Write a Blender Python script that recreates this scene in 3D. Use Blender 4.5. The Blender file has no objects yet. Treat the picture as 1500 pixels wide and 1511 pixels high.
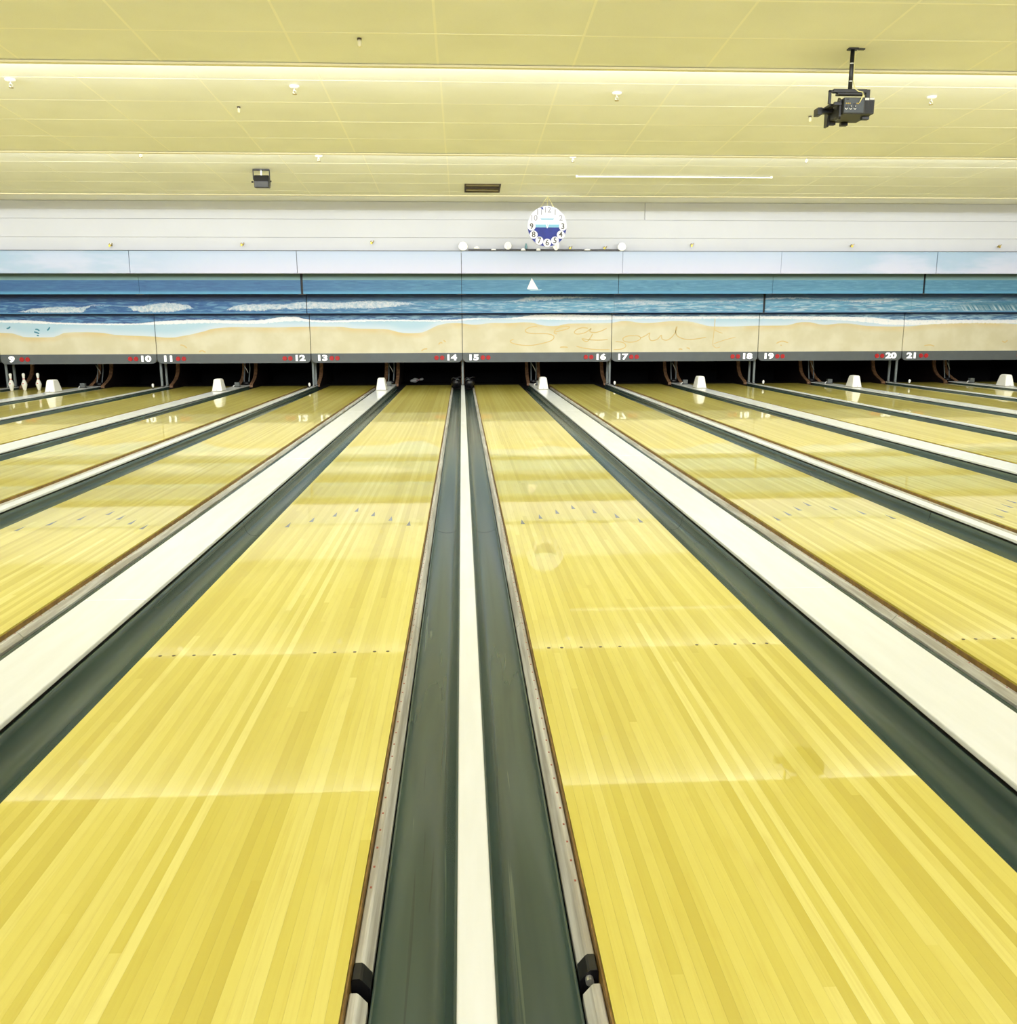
import bpy, bmesh, math, random
from mathutils import Vector, Matrix

# ------------------------------------------------------------------ camera, world, lights, exposure
SC = bpy.context.scene
COL = SC.collection
PSI, PITCH, ROLL, CAM_H, F_PX = .0513, .2047, -.0027, 1.3155, 1305.6
fwd = Vector((math.sin(PSI)*math.cos(PITCH), math.cos(PSI)*math.cos(PITCH), -math.sin(PITCH)))
r0 = Vector((math.cos(PSI), -math.sin(PSI), 0)); u0 = r0.cross(fwd)
rr = r0*math.cos(ROLL) + u0*math.sin(ROLL); uu = -r0*math.sin(ROLL) + u0*math.cos(ROLL)
cd = bpy.data.cameras.new('camera'); cam = bpy.data.objects.new('camera', cd); COL.objects.link(cam)
cam.matrix_world = Matrix(((rr.x, uu.x, -fwd.x, 0), (rr.y, uu.y, -fwd.y, 0), (rr.z, uu.z, -fwd.z, CAM_H), (0, 0, 0, 1)))
cd.sensor_fit = 'HORIZONTAL'; cd.sensor_width = 36; cd.lens = 36*F_PX/1500; cd.clip_end = 100; cd.clip_start = .05
SC.camera = cam

W = bpy.data.worlds.new('world'); SC.world = W; W.use_nodes = True
W.node_tree.nodes['Background'].inputs[0].default_value = (.9, .92, 1, 1)
W.node_tree.nodes['Background'].inputs[1].default_value = .1
vs = SC.view_settings
vs.view_transform = 'Standard'; vs.look = 'None'; vs.gamma = 1; vs.use_curve_mapping = False
vs.exposure = 0.3
SC.cycles.use_denoising = True
SC.cycles.max_bounces = 8; SC.cycles.diffuse_bounces = 5; SC.cycles.glossy_bounces = 4
SC.cycles.sample_clamp_indirect = 6

# ceiling: saw-tooth sections, each ending at a lower edge at Y = b, z = E; lights hidden behind every edge
E_Z, SLOPE = 3.75, .055
EDGES = [-7.4, -3.94, .40, 4.74, 9.08, 13.42, 17.40]
POWER = [(110, 160, 35), (110, 160, 35), (120, 180, 35), (195, 250, 30), (200, 340, 25), (90, 350, 22), (84, 32, 0)]     # down-forward tubes, uplight tubes, tilt
X0, X1 = -13.95, 14.35                      # side walls
for b, pw in zip(EDGES, POWER):
    for en, tilt, dz, hy in ((pw[0], pw[2], .10, .10), (pw[1], 112, .02, .05)):
        ld = bpy.data.lights.new('cove_light', 'AREA'); ld.shape = 'RECTANGLE'
        ld.size = X1-X0-.6; ld.size_y = hy; ld.energy = en; ld.color = (.95, .975, 1.0); ld.spread = math.radians(180 if tilt > 90 else 132 if tilt else 96)
        lo = bpy.data.objects.new('cove_light', ld); COL.objects.link(lo)
        lo.location = ((X0+X1)/2, b+.07, E_Z+dz)
        lo.rotation_euler = (math.radians(tilt), 0, 0)

# ------------------------------------------------------------------ lane layout
LW, NAR, WID, B0 = 1.067, .5355, .7227, .0118
P = 2*LW+NAR+WID
Y_FOUL, Y_END = 1.25, 21.25
CAP_Z = .04
def lane_x(n):                               # left edge of lane n
    k, odd = divmod(n-15, 2)
    B = B0+P*k
    return B+NAR/2 if odd == 0 else B+NAR/2+LW+WID
LANES = list(range(7, 23))
NW = dict(zip(range(6, 25), 'six seven eight nine ten eleven twelve thirteen fourteen fifteen sixteen seventeen eighteen nineteen twenty twenty-one twenty-two twenty-three twenty-four'.split()))
Y1, Y2, Y3, Y4 = 19.15, 19.60, 20.09, 20.36  # mural panel rows, top to bottom
random.seed(7)

# ------------------------------------------------------------------ helpers
def lin(r, g, b):
    def f(c):
        c /= 255.
        return c/12.92 if c <= .04045 else ((c+.055)/1.055)**2.4
    return (f(r), f(g), f(b), 1)

class MB:
    def __init__(s): s.v = []; s.f = []
    def add(s, vs_, fs_):
        n = len(s.v); s.v += [tuple(v) for v in vs_]; s.f += [tuple(i+n for i in f) for f in fs_]; return s
    def box(s, x0, x1, y0, y1, z0, z1):
        return s.add([(x0,y0,z0),(x1,y0,z0),(x1,y1,z0),(x0,y1,z0),(x0,y0,z1),(x1,y0,z1),(x1,y1,z1),(x0,y1,z1)],
                     [(0,3,2,1),(4,5,6,7),(0,1,5,4),(1,2,6,5),(2,3,7,6),(3,0,4,7)])
    def hexa(s, a, b):                       # two quads (bottom loop a, top loop b)
        return s.add(list(a)+list(b), [(0,3,2,1),(4,5,6,7),(0,1,5,4),(1,2,6,5),(2,3,7,6),(3,0,4,7)])
    def tube(s, pts, r, n=8, caps=True):
        pts = [Vector(p) for p in pts]; rings = []
        for i, p in enumerate(pts):
            d = (pts[min(i+1, len(pts)-1)]-pts[max(i-1, 0)]).normalized()
            a = d.orthogonal().normalized() if i == 0 else (prev - d*prev.dot(d)).normalized()
            prev = a; c = d.cross(a); ri = r[i] if isinstance(r, (list, tuple)) else r
            rings.append([p+(a*math.cos(2*math.pi*k/n)+c*math.sin(2*math.pi*k/n))*ri for k in range(n)])
        vs_ = [v for R in rings for v in R]
        fs_ = [(i*n+k, i*n+(k+1) % n, (i+1)*n+(k+1) % n, (i+1)*n+k) for i in range(len(pts)-1) for k in range(n)]
        if caps: fs_ += [tuple(range(n))[::-1], tuple(range((len(pts)-1)*n, len(pts)*n))]
        return s.add(vs_, fs_)
    def lathe(s, prof, n=16, c=(0, 0, 0)):   # prof: (r, z)
        vs_ = [(c[0]+r*math.cos(2*math.pi*k/n), c[1]+r*math.sin(2*math.pi*k/n), c[2]+z) for r, z in prof for k in range(n)]
        fs_ = [(i*n+k, i*n+(k+1) % n, (i+1)*n+(k+1) % n, (i+1)*n+k) for i in range(len(prof)-1) for k in range(n)]
        fs_ += [tuple(range(n))[::-1], tuple(range((len(prof)-1)*n, len(prof)*n))]
        return s.add(vs_, fs_)
    def sweep_y(s, prof, y0, y1, closed=False, caps=True):   # profile in XZ swept along Y
        n = len(prof); vs_ = [(x, y0, z) for x, z in prof]+[(x, y1, z) for x, z in prof]
        rng = range(n if closed else n-1)
        fs_ = [(i, (i+1) % n, n+(i+1) % n, n+i) for i in rng]
        if closed and caps: fs_ += [tuple(range(n))[::-1], tuple(range(n, 2*n))]
        return s.add(vs_, fs_)
    def plate_y(s, poly, y0, y1):            # polygon in XZ with thickness along Y
        return s.sweep_y(poly, y0, y1, True)
    def plate_x(s, poly, x0, x1):            # polygon in YZ with thickness along X
        n = len(poly); vs_ = [(x0, y, z) for y, z in poly]+[(x1, y, z) for y, z in poly]
        fs_ = [(i, (i+1) % n, n+(i+1) % n, n+i) for i in range(n)]+[tuple(range(n))[::-1], tuple(range(n, 2*n))]
        return s.add(vs_, fs_)
    def mesh(s, name, mat=None, smooth=False, fix=True):
        me = bpy.data.meshes.new(name); me.from_pydata(s.v, [], s.f)
        if fix:
            bm = bmesh.new(); bm.from_mesh(me); bmesh.ops.recalc_face_normals(bm, faces=bm.faces); bm.to_mesh(me); bm.free()
        if mat: me.materials.append(mat)
        if smooth: me.polygons.foreach_set('use_smooth', [True]*len(me.polygons))
        me.update(); return me

def obj(name, data, parent=None, loc=None, label=None, kind=None):
    o = bpy.data.objects.new(name, data); COL.objects.link(o)
    if parent: o.parent = parent
    if loc: o.location = loc
    if label: o['label'] = label
    if kind: o['kind'] = kind
    return o
def build(name, mb, mat, parent=None, smooth=False, **k):
    o = obj(name, mb.mesh(name, mat, smooth), parent, **k)
    return o
def bevel(o, w=.005, seg=2):
    m = o.modifiers.new('bevel', 'BEVEL'); m.width = w; m.segments = seg; m.limit_method = 'ANGLE'; return o
def thing(name, label, cat, loc=(0, 0, 0), group=None, rot=(0, 0, 0)):
    o = bpy.data.objects.new(name, None); COL.objects.link(o); o.location = loc; o.rotation_euler = rot
    o.empty_display_size = .05
    o['label'] = label; o['category'] = cat
    if group: o['group'] = group
    return o
def tag(o, label, cat, group=None):
    o['label'] = label; o['category'] = cat
    if group: o['group'] = group
    return o
def dup(root, loc, label, rotz=None, group=None):
    r = root.copy(); COL.objects.link(r); r.location = loc; r['label'] = label
    if group: r['group'] = group
    if rotz is not None: r.rotation_euler = (0, 0, rotz)
    for ch in list(root.children):
        c = ch.copy(); COL.objects.link(c); c.parent = r
        for g in ch.children:
            d = g.copy(); COL.objects.link(d); d.parent = c
    return r

# ------------------------------------------------------------------ materials
class NT:
    """tiny node-graph helper"""
    def __init__(s, name):
        s.m = bpy.data.materials.new(name); s.m.use_nodes = True; s.t = s.m.node_tree
        s.b = s.t.nodes['Principled BSDF']
    def n(s, typ, **kw):
        nd = s.t.nodes.new(typ)
        for k, v in kw.items(): setattr(nd, k, v)
        return nd
    def put(s, sock, v):
        if v is None: return
        if isinstance(v, bpy.types.NodeSocket): s.t.links.new(v, sock)
        else: sock.default_value = v
    def math(s, op, a, b=None, c=None, clamp=False):
        nd = s.n('ShaderNodeMath', operation=op, use_clamp=clamp)
        for i, v in enumerate((a, b, c)): s.put(nd.inputs[i], v)
        return nd.outputs[0]
    def mix(s, fac, a, b, mode='MIX'):
        nd = s.n('ShaderNodeMix', data_type='RGBA', blend_type=mode)
        s.put(nd.inputs[0], fac); s.put(nd.inputs[6], a); s.put(nd.inputs[7], b)
        return nd.outputs[2]
    def pos(s):
        g = s.n('ShaderNodeNewGeometry'); x = s.n('ShaderNodeSeparateXYZ'); s.t.links.new(g.outputs['Position'], x.inputs[0])
        s.P = g.outputs['Position']
        return x.outputs
    def xyz(s, x, y, z):
        c = s.n('ShaderNodeCombineXYZ')
        for i, v in enumerate((x, y, z)): s.put(c.inputs[i], v)
        return c.outputs[0]
    def noise(s, vec, scale, detail=3, rough=.5, dist=0):
        nd = s.n('ShaderNodeTexNoise'); s.put(nd.inputs['Vector'], vec); nd.inputs['Scale'].default_value = scale
        nd.inputs['Detail'].default_value = detail; nd.inputs['Roughness'].default_value = rough; nd.inputs['Distortion'].default_value = dist
        return nd.outputs[0]
    def white(s, vec):
        nd = s.n('ShaderNodeTexWhiteNoise', noise_dimensions='3D'); s.put(nd.inputs['Vector'], vec); return nd.outputs[0]
    def step(s, v, lo, hi):                   # smoothstep
        nd = s.n('ShaderNodeMapRange', interpolation_type='SMOOTHSTEP'); s.put(nd.inputs[0], v)
        s.put(nd.inputs[1], lo); s.put(nd.inputs[2], hi); return nd.outputs[0]
    def ramp(s, v, stops):
        nd = s.n('ShaderNodeValToRGB'); s.put(nd.inputs[0], v); e = nd.color_ramp.elements
        while len(e) < len(stops): e.new(.5)
        for el, (p, c) in zip(e, stops): el.position = p; el.color = c
        return nd.outputs[0]
    def curve(s, x, pts, xr, yr):             # y(x) through the points, in world units
        nd = s.n('ShaderNodeFloatCurve'); cm = nd.mapping; c = cm.curves[0]
        u = s.math('DIVIDE', s.math('SUBTRACT', x, xr[0]), xr[1]-xr[0], clamp=True)
        q = [((a-xr[0])/(xr[1]-xr[0]), (b-yr[0])/(yr[1]-yr[0])) for a, b in pts]
        c.points[0].location = (0, q[0][1]); c.points[1].location = (1, q[-1][1])
        for a, b in q:
            if .001 < a < .999: c.points.new(a, b)
        cm.update(); s.put(nd.inputs['Value'], u)
        return s.math('MULTIPLY_ADD', nd.outputs[0], yr[1]-yr[0], yr[0])

def plain(name, rgb, rough=.6, metal=0, coat=0, noise=0, nscale=8, emit=0, bump=0):
    t = NT(name); c = lin(*rgb); b = t.b
    b.inputs['Base Color'].default_value = c; b.inputs['Roughness'].default_value = rough; b.inputs['Metallic'].default_value = metal
    b.inputs['Coat Weight'].default_value = coat
    if noise:
        t.pos(); n = t.noise(t.P, nscale, 4)
        dk = (c[0]*(1-noise), c[1]*(1-noise), c[2]*(1-noise), 1)
        t.put(b.inputs['Base Color'], t.mix(t.step(n, .35, .7), dk, c))
    if emit:
        b.inputs['Emission Color'].default_value = c; b.inputs['Emission Strength'].default_value = emit
    return t.m

# lane boards: every board its own tone, long lengths butted end to end
def board_mat():
    t = NT('maple_boards'); x, y, z = t.pos()
    rel = t.math('DIVIDE', t.math('ADD', x, 200*P-B0-NAR/2), P)                 # pair index
    pair = t.math('FLOOR', rel); u = t.math('MULTIPLY', t.math('SUBTRACT', rel, pair), P)
    second = t.math('GREATER_THAN', u, LW+WID/2)
    u = t.math('SUBTRACT', u, t.math('MULTIPLY', second, LW+WID))
    idx = t.math('FLOOR', t.math('DIVIDE', u, LW/39))
    lane = t.math('ADD', t.math('MULTIPLY', pair, 2), second)
    w1 = t.white(t.xyz(idx, lane, 1.5))
    off = t.math('MULTIPLY', t.white(t.xyz(idx, lane, 7.5)), 9)
    seg = t.math('FLOOR', t.math('DIVIDE', t.math('ADD', y, off), 4.6))
    w2 = t.white(t.xyz(idx, lane, t.math('ADD', seg, 20.5)))
    tone = t.math('ADD', t.math('MULTIPLY', w1, .55), t.math('MULTIPLY', w2, .45))
    base = t.ramp(tone, [(0, lin(200, 182, 70)), (.35, lin(211, 196, 82)), (.6, lin(224, 211, 102)), (1, lin(236, 226, 132))])
    far = t.step(y, 5.9, 6.3)                                                   # beyond the splice the boards are plainer, a little darker
    grain = t.noise(t.xyz(t.math('MULTIPLY', x, 90), t.math('MULTIPLY', y, 2.2), 0), 1, 5, .6, .6)
    spot = t.noise(t.xyz(t.math('MULTIPLY', x, 14), t.math('MULTIPLY', y, 4), w1), 1.5, 4)
    c = t.mix(t.math('MULTIPLY', t.step(grain, .45, .75), .28), base, lin(200, 176, 66))
    c = t.mix(t.math('MULTIPLY', t.step(spot, .5, .8), .25), c, lin(200, 174, 62))
    c = t.mix(t.math('MULTIPLY', far, .25), c, lin(210, 190, 88))
    # dark hairline between boards
    fr = t.math('SUBTRACT', t.math('DIVIDE', u, LW/39), idx)
    edge = t.math('MINIMUM', fr, t.math('SUBTRACT', 1, fr))
    c = t.mix(t.math('MULTIPLY', t.math('LESS_THAN', edge, .02), .06), c, lin(160, 122, 50))
    t.put(t.b.inputs['Base Color'], c)
    t.b.inputs['Roughness'].default_value = .35; t.b.inputs['Specular IOR Level'].default_value = .25
    t.b.inputs['Coat Weight'].default_value = .72; t.b.inputs['Coat Roughness'].default_value = .028; t.b.inputs['Coat IOR'].default_value = 1.6
    return t.m

def gutter_mat():
    t = NT('gutter_paint'); x, y, z = t.pos()
    st = t.noise(t.xyz(t.math('MULTIPLY', x, 9), t.math('MULTIPLY', y, .5), 0), 1.3, 3, .5, .5)
    sc = t.noise(t.xyz(t.math('MULTIPLY', x, 30), t.math('MULTIPLY', y, .7), 4), 1, 2, .6, 1.5)
    c = t.mix(t.step(st, .35, .7), lin(56, 74, 68), lin(69, 87, 77))
    c = t.mix(t.math('MULTIPLY', t.step(sc, .70, .76), .3), c, lin(128, 140, 116))
    c = t.mix(t.math('MULTIPLY', t.step(sc, .30, .26), .5), c, lin(44, 54, 48))
    t.put(t.b.inputs['Base Color'], c)
    t.put(t.b.inputs['Roughness'], t.math('MULTIPLY_ADD', st, .10, .15))
    t.b.inputs['Specular IOR Level'].default_value = .6
    return t.m

def cap_mat():
    t = NT('divider_white'); x, y, z = t.pos()
    n = t.noise(t.xyz(t.math('MULTIPLY', x, 8), y, 0), 2, 4)
    t.put(t.b.inputs['Base Color'], t.mix(t.step(n, .3, .75), lin(232, 234, 230), lin(238, 240, 238)))
    t.b.inputs['Roughness'].default_value = .2; t.b.inputs['Specular IOR Level'].default_value = .35
    return t.m

def rail_mat():
    t = NT('rail_metal'); x, y, z = t.pos()
    n = t.noise(t.xyz(t.math('MULTIPLY', x, 60), t.math('MULTIPLY', y, 1.5), 0), 1, 4, .6)
    t.put(t.b.inputs['Base Color'], t.mix(t.step(n, .35, .7), lin(176, 170, 156), lin(224, 222, 212)))
    t.b.inputs['Metallic'].default_value = .15; t.b.inputs['Roughness'].default_value = .38
    return t.m

def tile_mat():
    t = NT('ceiling_tile'); x, y, z = t.pos()
    n = t.noise(t.P, 1.2, 2); n2 = t.noise(t.P, 160, 2)
    c = t.mix(t.step(n, .3, .7), lin(228, 229, 224), lin(234, 235, 231))
    c = t.mix(t.math('MULTIPLY', t.step(n2, .6, .7), .15), c, lin(190, 182, 140))
    t.put(t.b.inputs['Base Color'], c); t.b.inputs['Roughness'].default_value = .9
    return t.m

M = dict(
    board=board_mat(), gutter=gutter_mat(), cap=cap_mat(), rail=rail_mat(), tile=tile_mat(),
    grid=plain('grid_bar', (240, 239, 230), .7), trim=plain('ceiling_trim', (224, 218, 188), .7),
    lane_side=plain('lane_side', (158, 122, 60), .5, noise=.4, nscale=20), dark_side=plain('dark_side', (34, 26, 18), .6),
    black=plain('black_plastic', (20, 19, 22), .4), pit=plain('pit_black', (8, 7, 12), .9), rubber=plain('black_rubber', (16, 14, 18), .35),
    arrow=plain('arrow_inlay', (96, 100, 96), .3, coat=1), dot=plain('dot_inlay', (70, 52, 24), .4),
    subfloor=plain('subfloor', (50, 46, 40), .9, noise=.3), carpet=plain('concourse_floor', (216, 190, 120), .35, noise=.12, nscale=3),
    wall=plain('wall_paint', (204, 206, 214), .8, noise=.03, nscale=1), side=plain('side_wall_paint', (222, 216, 190), .85, noise=.04),
    post=plain('post_grey', (122, 130, 132), .45, noise=.15), kick=plain('kickback_dark', (30, 16, 14), .6, noise=.5, nscale=12),
    kickedge=plain('kickback_edge', (158, 118, 84), .6, noise=.5, nscale=20), hood=plain('hood_white', (244, 242, 236), .3),
    hoodbase=plain('hood_base', (150, 146, 130), .5), boxgrey=plain('sensor_box', (92, 96, 96), .5, noise=.2, nscale=30), white=plain('white_plastic', (244, 243, 240), .35),
    pin=plain('pin_white', (232, 232, 226), .25), red=plain('pin_red', (190, 32, 40), .35), band=plain('number_board', (88, 94, 98), .45, noise=.08, nscale=5),
    digit=plain('digit_white', (255, 255, 255), .5, emit=.35), lamp_red=plain('indicator_red', (176, 24, 30), .3), frame=plain('panel_edge', (70, 66, 62), .6),
    brass=plain('brass', (168, 146, 60), .3, metal=.8), projector=plain('projector_grey', (46, 47, 45), .5, noise=.1), steel=plain('steel', (190, 190, 184), .35, metal=.7),
    sticker=plain('sticker', (226, 224, 214), .5), yellow=plain('yellow_jack', (200, 170, 40), .4), cable=plain('cream_cable', (222, 214, 150), .5),
    vent=plain('vent_inside', (70, 54, 34), .7, noise=.4), vent2=plain('vent_blade', (146, 132, 78), .6, noise=.3), blue=plain('clock_blue', (8, 34, 128), .6, noise=.15, nscale=10),
    clockwhite=plain('clock_white', (206, 208, 226), .6), cyan=plain('clock_glare_cyan', (118, 172, 196), .6), greyink=plain('numeral_grey', (70, 68, 60), .6), washedink=plain('washed_numeral', (150, 150, 162), .6),  # cyan and paler numeral ink imitate a reflection washing out the clock top
    discwhite=plain('disc_white', (222, 222, 232), .6), shell=plain('shell_white', (248, 246, 248), .5), teal=plain('ornament_teal', (110, 150, 160), .5), ochre=plain('sand_stroke', (214, 190, 132), .7), bird=plain('bird_teal', (60, 130, 160), .7),
    sail=plain('sail_white', (250, 246, 250), .7), hull=plain('boat_hull', (170, 205, 215), .7), reddot=plain('rail_hole', (170, 90, 70), .5), tube=plain('lamp_white', (250, 250, 252), .4, emit=.3),
)

# ------------------------------------------------------------------ room shell
def struct(name, mb, mat):
    return build(name, mb, mat, kind='structure')
YB = -8.0
struct('floor', MB().box(X0, X1, YB, 24.0, -.45, -.35), M['subfloor'])
fl = struct('trim_1', MB().box(X0, X1, YB, Y_FOUL-.004, -.35, .001), M['carpet'])
fl.name = 'floor_approach'
struct('wall_left', MB().box(X0-.15, X0, YB, 24.0, -.45, 5), M['side'])
struct('wall_right', MB().box(X1, X1+.15, YB, 24.0, -.45, 5), M['side'])
struct('wall_near', MB().box(X0, X1, YB-.15, YB, -.45, 5), M['side'])
# far wall above the murals: backing with long horizontal panels
Z_LEDGE = 2.895
wf = struct('wall_far', MB().box(X0, X1, 19.26, 19.36, Z_LEDGE-.02, 4.2), M['wall'])
wp = [(3.528, 3.876, [(X0, 3.858), (3.864, X1)]), (3.166, 3.524, [(X0, X1)]), (Z_LEDGE, 3.162, [(X0, X1)])]
for z0, z1, xs in wp:
    for a, b in xs:
        o = build('wall_panel', MB().box(a+.003, b-.003, 19.235, 19.258, z0, z1), M['wall'], wf); bevel(o, .004, 1)
# near-black enclosure behind the murals, added to keep the pit dark
pit = struct('wall_pit', MB().box(X0, X1, 23.6, 23.7, -.35, 3.3).box(X0, X1, 19.40, 23.7, 2.72, 2.82).box(X0, X0+.02, 19.9, 23.7, -.35, 2.7)
             .box(X1-.02, X1, 19.9, 23.7, -.35, 2.7).box(X0, X1, 21.3, 23.6, -.34, -.10).box(X0, X1, 20.42, 20.46, .66, 2.72), M['pit'])

# ------------------------------------------------------------------ ceiling
def cz(b, y): return E_Z+SLOPE*(b-y)
shell = MB()
prev = YB-.0
secs = []
for b in EDGES:
    secs.append((prev, b)); prev = b
for a, b in secs:
    za, zb = cz(b, a)+.02, E_Z+.02
    shell.add([(X0,a,za),(X1,a,za),(X1,b,zb),(X0,b,zb),(X0,a,za+.06),(X1,a,za+.06),(X1,b,zb+.06),(X0,b,zb+.06)],
              [(0,3,2,1),(4,5,6,7),(0,1,5,4),(1,2,6,5),(2,3,7,6),(3,0,4,7)])
    shell.box(X0, X1, b-.03, b, E_Z+.02, E_Z+.40)          # riser behind each edge
z4 = lambda y: 3.880+SLOPE*(19.25-y)
shell.add([(X0,17.37,z4(17.37)),(X1,17.37,z4(17.37)),(X1,19.3,z4(19.3)),(X0,19.3,z4(19.3)),(X0,17.37,z4(17.37)+.1),(X1,17.37,z4(17.37)+.1),(X1,19.3,z4(19.3)+.1),(X0,19.3,z4(19.3)+.1)],
          [(0,3,2,1),(4,5,6,7),(0,1,5,4),(1,2,6,5),(2,3,7,6),(3,0,4,7)])
ceil = struct('ceiling', shell, M['tile'])
TX, TX_OFF = 1.28, -.19
VENT = (.083, .730, 16.40, 17.10)
def tile_rows(a, b, first):
    ys = [b]; y = b-first
    while y > a+.05: ys.append(y); y -= (.775 if first == .775 else .70)
    ys.append(a); return ys
grid = MB(); rest = MB()
def slab(mb, x0, x1, y0, y1, b, zlo, zhi):
    return mb.add([(x0,y0,cz(b,y0)+zlo),(x1,y0,cz(b,y0)+zlo),(x1,y1,cz(b,y1)+zlo),(x0,y1,cz(b,y1)+zlo),
                   (x0,y0,cz(b,y0)+zhi),(x1,y0,cz(b,y0)+zhi),(x1,y1,cz(b,y1)+zhi),(x0,y1,cz(b,y1)+zhi)],
                  [(0,3,2,1),(4,5,6,7),(0,1,5,4),(1,2,6,5),(2,3,7,6),(3,0,4,7)])
SEE = {4: (-5.4, 5.9, 6.6), 5: (-8.0, 8.6, 9.0), 6: (-10.6, 10.8, 13.0)}   # section -> x range and first Y whose tiles show
GB = .011
for i, (a, b) in enumerate(secs):
    ys = tile_rows(a, b, .30 if i == 6 else .775)
    nx0 = math.ceil((X0-TX_OFF)/TX); nx1 = math.floor((X1-TX_OFF)/TX)
    xs = [X0]+[TX_OFF+TX*k for k in range(nx0, nx1+1)]+[X1]
    cache = {}
    for j in range(len(ys)-1):
        y1, y0 = ys[j], ys[j+1]
        if j < len(ys)-2: slab(grid, X0, X1, y0-GB, y0+GB, b, .000, .018)
        for q in range(len(xs)-1):
            x0, x1 = xs[q], xs[q+1]
            if x1-x0 < .03: continue
            vis = i in SEE and SEE[i][0] < (x0+x1)/2 < SEE[i][1] and y1 > SEE[i][2]
            if vis:
                cx, cy = (x0+x1)/2, (y0+y1)/2
                if i == 6 and x0 < .4 < x1 and y0 < 16.7 < y1:      # tile cut round the vent opening
                    mb = MB(); vx0, vx1, vy0, vy1 = VENT
                    slab(mb, x0+GB, vx0, y0+.001, y1-.001, b, .0012, .018); slab(mb, vx1, x1-GB, y0+.001, y1-.001, b, .0012, .018)
                    build('ceiling_tile', mb, M['tile'], ceil)
                    continue
                key = (round(x1-x0, 3), round(y1-y0, 3))
                if key not in cache:
                    hx, hy = (x1-x0)/2-GB, (y1-y0)/2-GB
                    mb = MB(); vs_ = []
                    for zz in (.0012, .018):
                        vs_ += [(-hx,-hy,SLOPE*hy+zz),(hx,-hy,SLOPE*hy+zz),(hx,hy,-SLOPE*hy+zz),(-hx,hy,-SLOPE*hy+zz)]
                    mb.add(vs_, [(0,3,2,1),(4,5,6,7),(0,1,5,4),(1,2,6,5),(2,3,7,6),(3,0,4,7)])
                    cache[key] = mb.mesh('ceiling_tile', M['tile'])
                obj('ceiling_tile', cache[key], ceil, (cx, cy, cz(b, cy)+random.uniform(-.0008, .0008)))
            else:
                slab(rest, x0+GB, x1-GB, y0+GB, y1-GB, b, .0012, .018)
    for x in xs[1:-1]: slab(grid, x-GB, x+GB, a, b, b, .0003, .0175)
build('ceiling_grid', grid, M['grid'], ceil, kind='stuff')
build('ceiling_tile', rest, M['tile'], ceil, kind='stuff')
for i, b in enumerate(EDGES):
    o = struct('trim_%d' % (i+1), MB().box(X0, X1, b-.045, b+.012, E_Z-.022, E_Z-.003), M['trim'])

# ------------------------------------------------------------------ lanes
BW = LW/39
board_me = MB().box(.0001, BW-.0001, Y_FOUL, Y_END, -.045, 0).mesh('board', M['board'])
dot_me = MB().lathe([(.0075, -.002), (.0075, .0006)], 10).mesh('dot', M['dot'])
arrow_me = MB().add([(-.014, 0, .0007), (.014, 0, .0007), (0, .152, .0007), (-.014, 0, -.002), (.014, 0, -.002), (0, .152, -.002)],
                    [(0, 1, 2), (5, 4, 3), (0, 3, 4, 1), (1, 4, 5, 2), (2, 5, 3, 0)]).mesh('arrow', M['arrow'])
side_me = MB().box(-.0048, -.0005, Y_FOUL, Y_END, -.06, -.008).mesh('edge_strip', M['lane_side'])
base_me = MB().box(.002, LW-.002, Y_FOUL, Y_END, -.16, -.047).mesh('lane_bed', M['dark_side'])
def lane_label(n):
    if n == 14: return 'maple bowling lane fourteen, just left of the narrow centre divider'
    if n == 15: return 'maple bowling lane fifteen, just right of the narrow centre divider'
    if n in (7, 8): return 'maple bowling lane %s, beyond lane nine at the far left' % NW[n]
    if n == 22: return 'maple bowling lane twenty-two, right of lane twenty-one at the far right'
    return 'yellow maple bowling lane %s' % NW[n]
for n in LANES:
    x = lane_x(n)
    ln = thing('bowling_lane', lane_label(n), 'bowling lane', (x, 0, 0))
    obj('lane_bed', base_me, ln)
    obj('edge_strip', side_me, ln); obj('edge_strip', side_me, ln, (LW+.0053, 0, 0))
    if 13 <= n <= 16:
        for k in range(39): obj('board', board_me, ln, (k*BW, 0, 0))
    else:
        mb = MB()
        for k in range(39): mb.box(k*BW+.0001, (k+1)*BW-.0001, Y_FOUL, Y_END, -.045, 0)
        build('board', mb, M['board'], ln, kind='stuff')
    for k in (3, 5, 8, 11, 14, 26, 29, 32, 35, 37):
        obj('dot', dot_me, ln, ((k-.5)*BW, 3.511, 0))
    for j, k in enumerate((5, 10, 15, 20, 25, 30, 35)):
        obj('arrow', arrow_me, ln, ((k-.5)*BW, 6.41-.165*abs(j-3), 0))

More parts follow.
